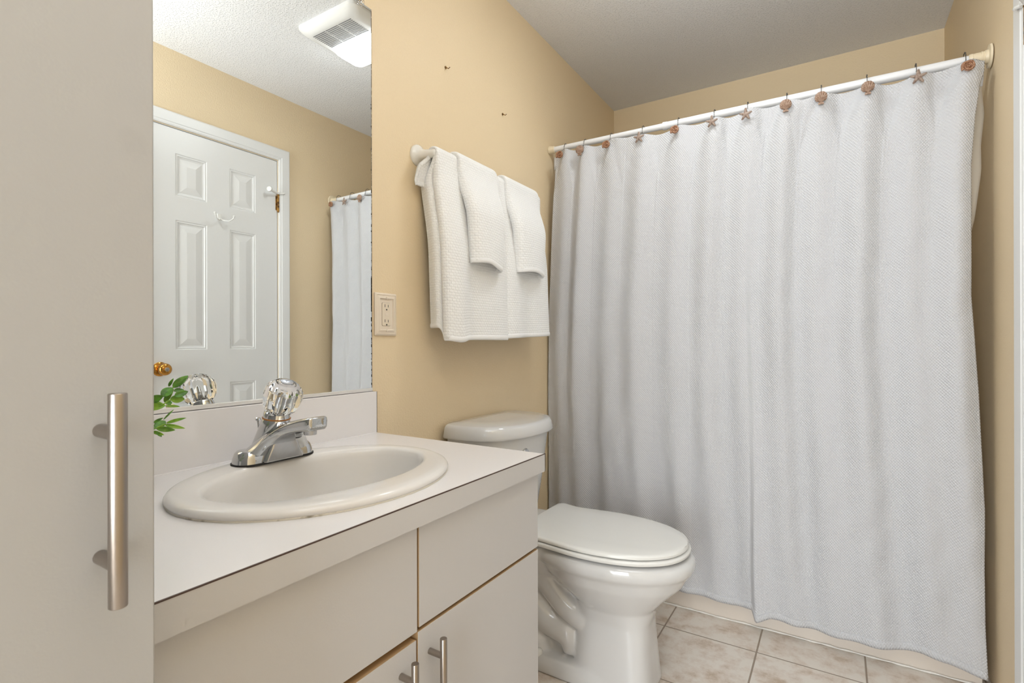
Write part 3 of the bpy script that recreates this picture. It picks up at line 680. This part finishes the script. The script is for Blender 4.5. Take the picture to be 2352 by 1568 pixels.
# ------------------------------------------------------------------ towels
def towel(name, label, cat, group, R, yt, yb, xf, zfb, zrb, yr, curlL, curlR, wave, crease=0, rin=.010, xr=.03, th=.008, hem=.012, zf_var=None, bw=.0):
    """yt/yb: (left,right) at bar / at front bottom; yr: (left,right) behind; xf front plane at bottom"""
    root = thing(name, label, cat, (bx, sum(yt)/2, zfb), group)
    path = []                                       # (x, z, front?)
    L1 = bz-zrb
    for k in range(14): path.append((bx-R+(xr-(bx-R))*sm(0, 1, 1-k/13), zrb+L1*k/13, 0))
    for k in range(1, 11):
        a = pi-pi*k/11; path.append((bx+R*cos(a), bz+R*sin(a)*.95, 0))
    L2 = bz-zfb
    for k in range(46):
        q = k/45; path.append((bx+R+(xf-bx-R)*sm(0, .55, q), bz-L2*q, 1))
    s_len = [0]
    for a, b_ in zip(path, path[1:]): s_len.append(s_len[-1]+sqrt((a[0]-b_[0])**2+(a[1]-b_[1])**2))
    nL = 16; nM = 44; nR = 7
    def col(j):
        if j < nL: return 0., (nL-j)/nL, -1
        if j > nL+nM: return 1., (j-nL-nM)/nR, 1
        return (j-nL)/nM, 0., 0
    def pt(i, j, off=0, dz=0):
        x, z, fr = path[i]; t, c, side = col(j)
        q = max(0, min(1, (bz-z)/(bz-zfb))) if fr else 0
        if fr:
            yl = yt[0]+(yb[0]-yt[0])*q; yrr = yt[1]+(yb[1]-yt[1])*q
        else:
            r_ = sm(bz-.005, bz-.05, z) if z < bz else 0
            yl = yt[0]+(yr[0]-yt[0])*r_; yrr = yt[1]+(yr[1]-yt[1])*r_
        y = yl+(yrr-yl)*t
        if fr:
            k_ = sm(.0, .10, bz-z+.01)
            x += wave(t, q)*k_
            # rounded shoulders at both edges
            x -= .006*k_*(math.exp(-t/.035)+math.exp(-(1-t)/.035))
            cl = curlL if side < 0 else curlR
            x -= c*cl*k_; y += side*.010*sin(pi*min(1, c*1.15))*k_*(-1 if c > 2 else 1)
            if c > 0: y -= side*.012*c*k_+side*crease*math.exp(-((c-.30)/.10)**2)*k_*(1 if side < 0 else 0)
            z += (zf_var(t, c*side) if zf_var else 0)*q**3
        near = sm(.09, .0, bz-z)                     # folded edge rolls in towards the bar near the top
        if c > 0 and near > 0:
            f_ = 1-c*near*(1-rin/R); x = bx+(x-bx)*f_; z = bz+(z-bz)*f_ if z > bz else z
        x += off
        return (x, y, z+dz)
    ncol = nL+nM+nR+1
    wid = yb[1]-yb[0]
    def uv(i, j):
        t, c, side = col(j); return (t*wid+side*c*(curlL if side < 0 else curlR), s_len[i])
    grid('terry_cloth', lambda i, j: pt(i, j), len(path), ncol, M['towel'], root, UV=uv, solid=th, subd=1)
    npth = len(path)
    def hem_f(i, j):
        p = pt(npth-1, j); t_, c, side = col(j)
        zz = [(.0, hem), (.0026, hem*.8), (.0030, hem*.1), (.0010, -.003), (-.0030, -.003), (-.0052, hem*.4)][i]
        if side == 0 or c < .15: return (p[0]+zz[0]+th*.35, p[1], p[2]+zz[1])
        return (p[0]+th*.2*(1-c), p[1]+side*(zz[0]+th*.35), p[2]+zz[1])
    grid('hem', hem_f, 6, ncol, M['hem'], root, solid=.003, subd=1)
    return root
towel('bath_towel', 'long white bath towel hanging on the bar nearest the mirror, under a hand towel', 'bath towel', 'white bath towels on the towel bar', .018, (1.226, 1.560), (1.243, 1.577), .118, 1.072, 1.545, (1.190, 1.50), .080, .05,
      lambda t, q: .016*math.exp(-((t-.14)/.13)**2)*q-.008*math.exp(-((t-.36)/.10)**2)*q+.008*math.exp(-((t-.8)/.2)**2)*q, th=.010, crease=.013,
      zf_var=lambda t, c: (-.008*math.exp(-((t-.12)/.12)**2)+(.040*sm(.22, .42, -c) if c < 0 else 0)))
towel('bath_towel', 'long white bath towel hanging on the bar beside the shower curtain', 'bath towel', 'white bath towels on the towel bar', .018, (1.562, 1.868), (1.580, 1.902), .116, 1.078, 1.40, (1.57, 1.86), .05, .06,
      lambda t, q: .010*math.exp(-((t-.18)/.14)**2)*q-.006*math.exp(-((t-.45)/.10)**2)*q+.008*math.exp(-((t-.78)/.16)**2)*q, th=.010,
      zf_var=lambda t, c: .012*t)
towel('hand_towel', 'short white hand towel draped over the bath towel nearest the mirror', 'hand towel', 'white hand towels over the bath towels', .031, (1.322, 1.530), (1.352, 1.492), .150, 1.318, 1.50, (1.34, 1.53), .034, .030,
      lambda t, q: .010*sin(pi*t)*q, th=.011, rin=.022, xr=.016, zf_var=lambda t, c: .010*math.exp(-((t-.35)/.3)**2)-.014*t)
towel('hand_towel', 'short white hand towel draped over the bath towel beside the shower curtain', 'hand towel', 'white hand towels over the bath towels', .031, (1.600, 1.830), (1.636, 1.795), .148, 1.322, 1.50, (1.61, 1.82), .034, .030,
      lambda t, q: .009*sin(pi*t)*q, th=.011, rin=.022, xr=.016, zf_var=lambda t, c: .010*sin(pi*t)-.006*t)

# ------------------------------------------------------------------ toilet
TC = 1.572
toi = thing('toilet', 'white two-piece toilet with closed lid between vanity and tub', 'toilet', (.40, TC, 0))
def outl(pts, z, yc=TC, n=48, sc=1.0, dx=0):
    """closed ring from (x, halfwidth) profile along X"""
    xa, xb = pts[0][0], pts[-1][0]; ring = []
    half = n//2
    for k in range(half+1):
        a = pi*k/half; x = xb-(xb-xa)*(1-cos(a))/2
        ring.append((x+dx, yc+lerp_tab(pts, x)*sc, z))
    for k in range(1, half):
        a = pi*k/half; x = xa+(xb-xa)*(1-cos(a))/2
        ring.append((x+dx, yc-lerp_tab(pts, x)*sc, z))
    return ring
def egg(xc, xb, xf, hw, z, n=48, p=2.0):
    r_ = []
    for k in range(n):
        a = 2*pi*k/n; c, s_ = cos(a), sin(a)
        R = (xf-xc) if c > 0 else (xc-xb)
        r_.append((xc+R*math.copysign(abs(c)**(2/p), c), TC+hw*math.copysign(abs(s_)**(2/p), s_), z))
    return r_
g = MB()
# front pedestal + bowl
g.loft([egg(.55, .405, .660, .108, 0, p=4), egg(.55, .405, .656, .104, .03, p=4), egg(.55, .41, .648, .097, .12, p=3.8), egg(.55, .415, .645, .092, .20, p=3.2), egg(.54, .40, .655, .104, .245, p=2.3),
        egg(.52, .345, .690, .130, .285, p=2.2), egg(.50, .29, .735, .158, .330, p=2.1), egg(.49, .255, .755, .173, .366, p=2.1), egg(.485, .24, .768, .184, .379, p=2.1), egg(.485, .24, .773, .187, .395, p=2.1), egg(.485, .24, .769, .184, .412, p=2.1), egg(.485, .25, .755, .174, .4195, p=2.1)])
# rear deck under the tank
g.loft([egg(.20, .035, .36, .10, .30, p=4), egg(.20, .03, .37, .150, .36, p=4), egg(.20, .025, .38, .178, .395, p=4), egg(.20, .025, .38, .176, .421, p=4)])
# foot plate
g.loft([egg(.34, .09, .60, .120, 0, p=3.5), egg(.34, .09, .60, .120, .030, p=3.5), egg(.34, .10, .59, .108, .050, p=3.5)])
g.loft([egg(.34, .10, .56, .055, .0, p=3), egg(.34, .10, .52, .050, .36, p=3)])
# trapway
def tube_path(pts, rads):
    P = []; R_ = []
    for i in range(len(pts)-1):
        p0, p1, p2, p3 = [Vector(pts[max(0, min(len(pts)-1, i+q))]) for q in (-1, 0, 1, 2)]
        for k in range(8):
            t = k/8; P.append(.5*((2*p1)+(p2-p0)*t+(2*p0-5*p1+4*p2-p3)*t*t+(3*p1-p0-3*p2+p3)*t**3)); R_.append(rads[i]+(rads[i+1]-rads[i])*t)
    P.append(Vector(pts[-1])); R_.append(rads[-1]); return P, R_
for sgn in (-1, 1):
    yy = TC+sgn*.050
    P, R_ = tube_path([(.22, yy, .37), (.30, yy, .285), (.385, yy, .205), (.45, yy, .175)], [.045, .046, .044, .04]); g.tube(P, R_, 18)
    P, R_ = tube_path([(.17, yy, .32), (.23, yy, .22), (.31, yy, .145), (.385, yy, .115), (.40, yy, .06)], [.052, .050, .048, .044, .03]); g.tube(P, R_, 18)
    P, R_ = tube_path([(.15, yy, .02), (.19, yy, .10), (.255, yy, .105), (.29, yy, .03)], [.045, .05, .048, .045]); g.tube(P, R_, 18)
g.build('bowl', M['china'], toi, remesh=.0045)
for sgn in (-1, 1):
    MB().lathe((.300, TC+sgn*.098, .044), (0, 0, 1), [(0, .015), (.010, .0145), (.017, .011), (.020, .004)], 24).build('bolt_cap', M['seat_plastic'], toi, angle=60)
SP = [(.245, .168), (.250, .180), (.262, .184), (.285, .176), (.32, .169), (.36, .172), (.42, .181), (.48, .186), (.54, .183), (.60, .171), (.65, .152), (.69, .126), (.72, .096), (.738, .066), (.748, .034), (.751, 0)]
SZ = .4250
g = MB(); g.loft([outl(SP, SZ, sc=.985), outl(SP, SZ+.003, sc=1.025, dx=.006), outl(SP, SZ+.012, sc=1.03, dx=.008), outl(SP, SZ+.0165, sc=1.01, dx=.004), outl(SP, SZ+.017, sc=.95, dx=-.006)])
g.build('seat', M['seat_plastic'], toi, angle=50, subd=1)
g = MB(); g.loft([outl(SP, SZ+.0192, sc=.988, dx=-.006), outl(SP, SZ+.0205, sc=.998), outl(SP, SZ+.0270, sc=1.0, dx=.001), outl(SP, SZ+.0305, sc=.985, dx=-.002), outl(SP, SZ+.0325, sc=.93, dx=-.002), outl(SP, SZ+.0340, sc=.6, dx=-.001)])
g.build('lid', M['seat_plastic'], toi, angle=50)
for sgn in (-1, 1):
    g = MB(); g.tube([(.245, TC+sgn*.075, SZ+.010), (.245, TC+sgn*.115, SZ+.010)], .013, 18); g.build('seat_hinge', M['seat_plastic'], toi)
TKC = 1.545
def tank_ring(hw, xb, xf, z, n=40):
    r_ = [(xb, TKC-hw*.84, z), (xb, TKC-hw*.4, z), (xb, TKC, z), (xb, TKC+hw*.4, z), (xb, TKC+hw*.84, z)]
    for k in range(n+1):
        a = pi/2-pi*k/n; c, s_ = cos(a), sin(a)
        x = xb+(xf-xb)*(.10+.90*abs(c)**.62) if abs(c) > 1e-6 else xb+(xf-xb)*.10
        r_.append((x, TKC+hw*math.copysign(abs(s_)**.92, s_)*(1 if abs(s_) < .999 else 1), z))
    return r_
g = MB(); g.loft([tank_ring(.165, .030, .200, .421), tank_ring(.180, .022, .215, .45), tank_ring(.198, .017, .235, .58), tank_ring(.213, .014, .256, .746)])
g.build('tank', M['china'], toi, angle=50)
g = MB(); g.loft([tank_ring(.210, .014, .256, .744), tank_ring(.229, .010, .272, .746), tank_ring(.231, .008, .275, .752), tank_ring(.224, .009, .268, .779), tank_ring(.219, .011, .262, .786), tank_ring(.208, .016, .250, .7895), tank_ring(.12, .05, .16, .791)])
g.build('tank_lid', M['china'], toi, angle=60)
g = MB(); ly = TKC-.045
g.lathe((.240, TKC-.06, .688), (1, 0, 0), [(0, .019), (.008, .019), (.012, .016), (.014, .008)], 24)
g.build('flush_button', M['chrome'], toi)

# ------------------------------------------------------------------ potted plant beside the linen cabinet
pl = thing('potted_plant', 'green leafy potted plant at the countertop end behind the tall cabinet', 'plant', (.135, .300, CZ))
g = MB(); g.lathe((.135, .300, CZ+.0006), (0, 0, 1), [(0, .032), (.004, .036), (.060, .044), (.066, .045), (.066, .041), (.052, .039)], 32); g.build('pot', M['pot'], pl, angle=40)
g = MB(); g.lathe((.135, .300, CZ+.045), (0, 0, 1), [(0, .036), (.012, .039), (.016, .02)], 20); g.build('moss', M['soil'], pl)
LV = [(0.143,0.451,0.982,0.149,0.473,1.003,0.0086),(0.148,0.442,0.985,0.155,0.446,0.999,0.0033),(0.157,0.427,0.969,0.147,0.449,0.984,0.0100),(0.135,0.441,0.957,0.150,0.448,0.980,0.0060),
(0.144,0.452,0.976,0.140,0.472,0.977,0.0058),(0.170,0.441,0.969,0.173,0.462,0.977,0.0076),(0.164,0.437,0.965,0.168,0.459,0.963,0.0088),(0.157,0.432,0.959,0.150,0.448,0.956,0.0052),
(0.157,0.410,0.963,0.173,0.422,0.972,0.0085),(0.153,0.410,0.954,0.165,0.429,0.955,0.0105),(0.158,0.432,0.953,0.149,0.462,0.949,0.0032),(0.192,0.399,0.931,0.198,0.411,0.939,0.0030),
(0.176,0.409,0.920,0.165,0.430,0.930,0.0090),(0.195,0.413,0.935,0.198,0.427,0.951,0.0018),(0.190,0.419,0.928,0.206,0.442,0.936,0.0036),(0.190,0.417,0.926,0.207,0.440,0.918,0.0042),
(0.179,0.409,0.920,0.192,0.432,0.915,0.0058),(0.181,0.403,0.916,0.199,0.411,0.911,0.0038),(0.196,0.402,0.917,0.187,0.415,0.905,0.0030),(0.170,0.400,0.917,0.165,0.414,0.925,0.0060)]
stems = [[(.135, .300, .86), (.138, .350, .92), (.142, .41, .950), (.143, .455, .985)], [(.13, .30, .86), (.145, .35, .90), (.158, .41, .945), (.166, .442, .966)], [(.14, .30, .86), (.165, .34, .895), (.178, .385, .912), (.190, .418, .927)], [(.13, .295, .86), (.10, .27, .93), (.09, .25, .99)], [(.14, .29, .86), (.18, .27, .92), (.21, .26, .96)]]
g = MB()
for s_ in stems:
    P, _ = tube_path(s_, [1]*len(s_)); g.tube(P, .0011, 8)
g.build('stem', M['leaf_light'], pl)
camd = CAM
def leaf(a, b_, w_, m, tilt):
    a = Vector(a); b_ = Vector(b_); d_ = b_-a; L = d_.length; t = d_.normalized()
    vn = Vector((.86, -.40, .30)).normalized(); vn = Matrix.Rotation(tilt, 3, t) @ (vn-t*vn.dot(t)).normalized(); s_ = t.cross(vn)
    NL, NW = 12, 6; vs = []
    for i in range(NL+1):
        q = i/NL; hw = w_/2*(sin(pi*min(1, q**.8))**.75 if 0 < q < 1 else .04)
        for j in range(NW+1):
            r_ = -1+2*j/NW
            vs.append(a+t*L*q+s_*hw*r_+vn*(abs(r_)*hw*.35-.12*L*(q-.1)**2))
    fs = [(i*(NW+1)+j, i*(NW+1)+j+1, (i+1)*(NW+1)+j+1, (i+1)*(NW+1)+j) for i in range(NL) for j in range(NW)]
    return MB().add(vs, fs).build('leaf', m, pl, angle=180, solid=.0005)
rl = random.Random(4)
for i, q in enumerate(LV): leaf(q[:3], q[3:6], q[6]*1.55, M['leaf_light'] if i in (3, 6, 9, 10, 14, 15, 16, 17, 19) else M['leaf'], rl.uniform(-.25, .25))
for s_ in stems:
    P, _ = tube_path(s_, [1]*len(s_))
    for k in range(5, len(P)-6, 3):
        if P[k].y > .375: continue
        a_ = rl.uniform(0, 2*pi); dv = Vector((cos(a_)*.02, sin(a_)*.012, .012))
        q = P[k]+dv; leaf(P[k], q, .014, M['leaf'] if k % 2 else M['leaf_light'], rl.uniform(-.6, .6))
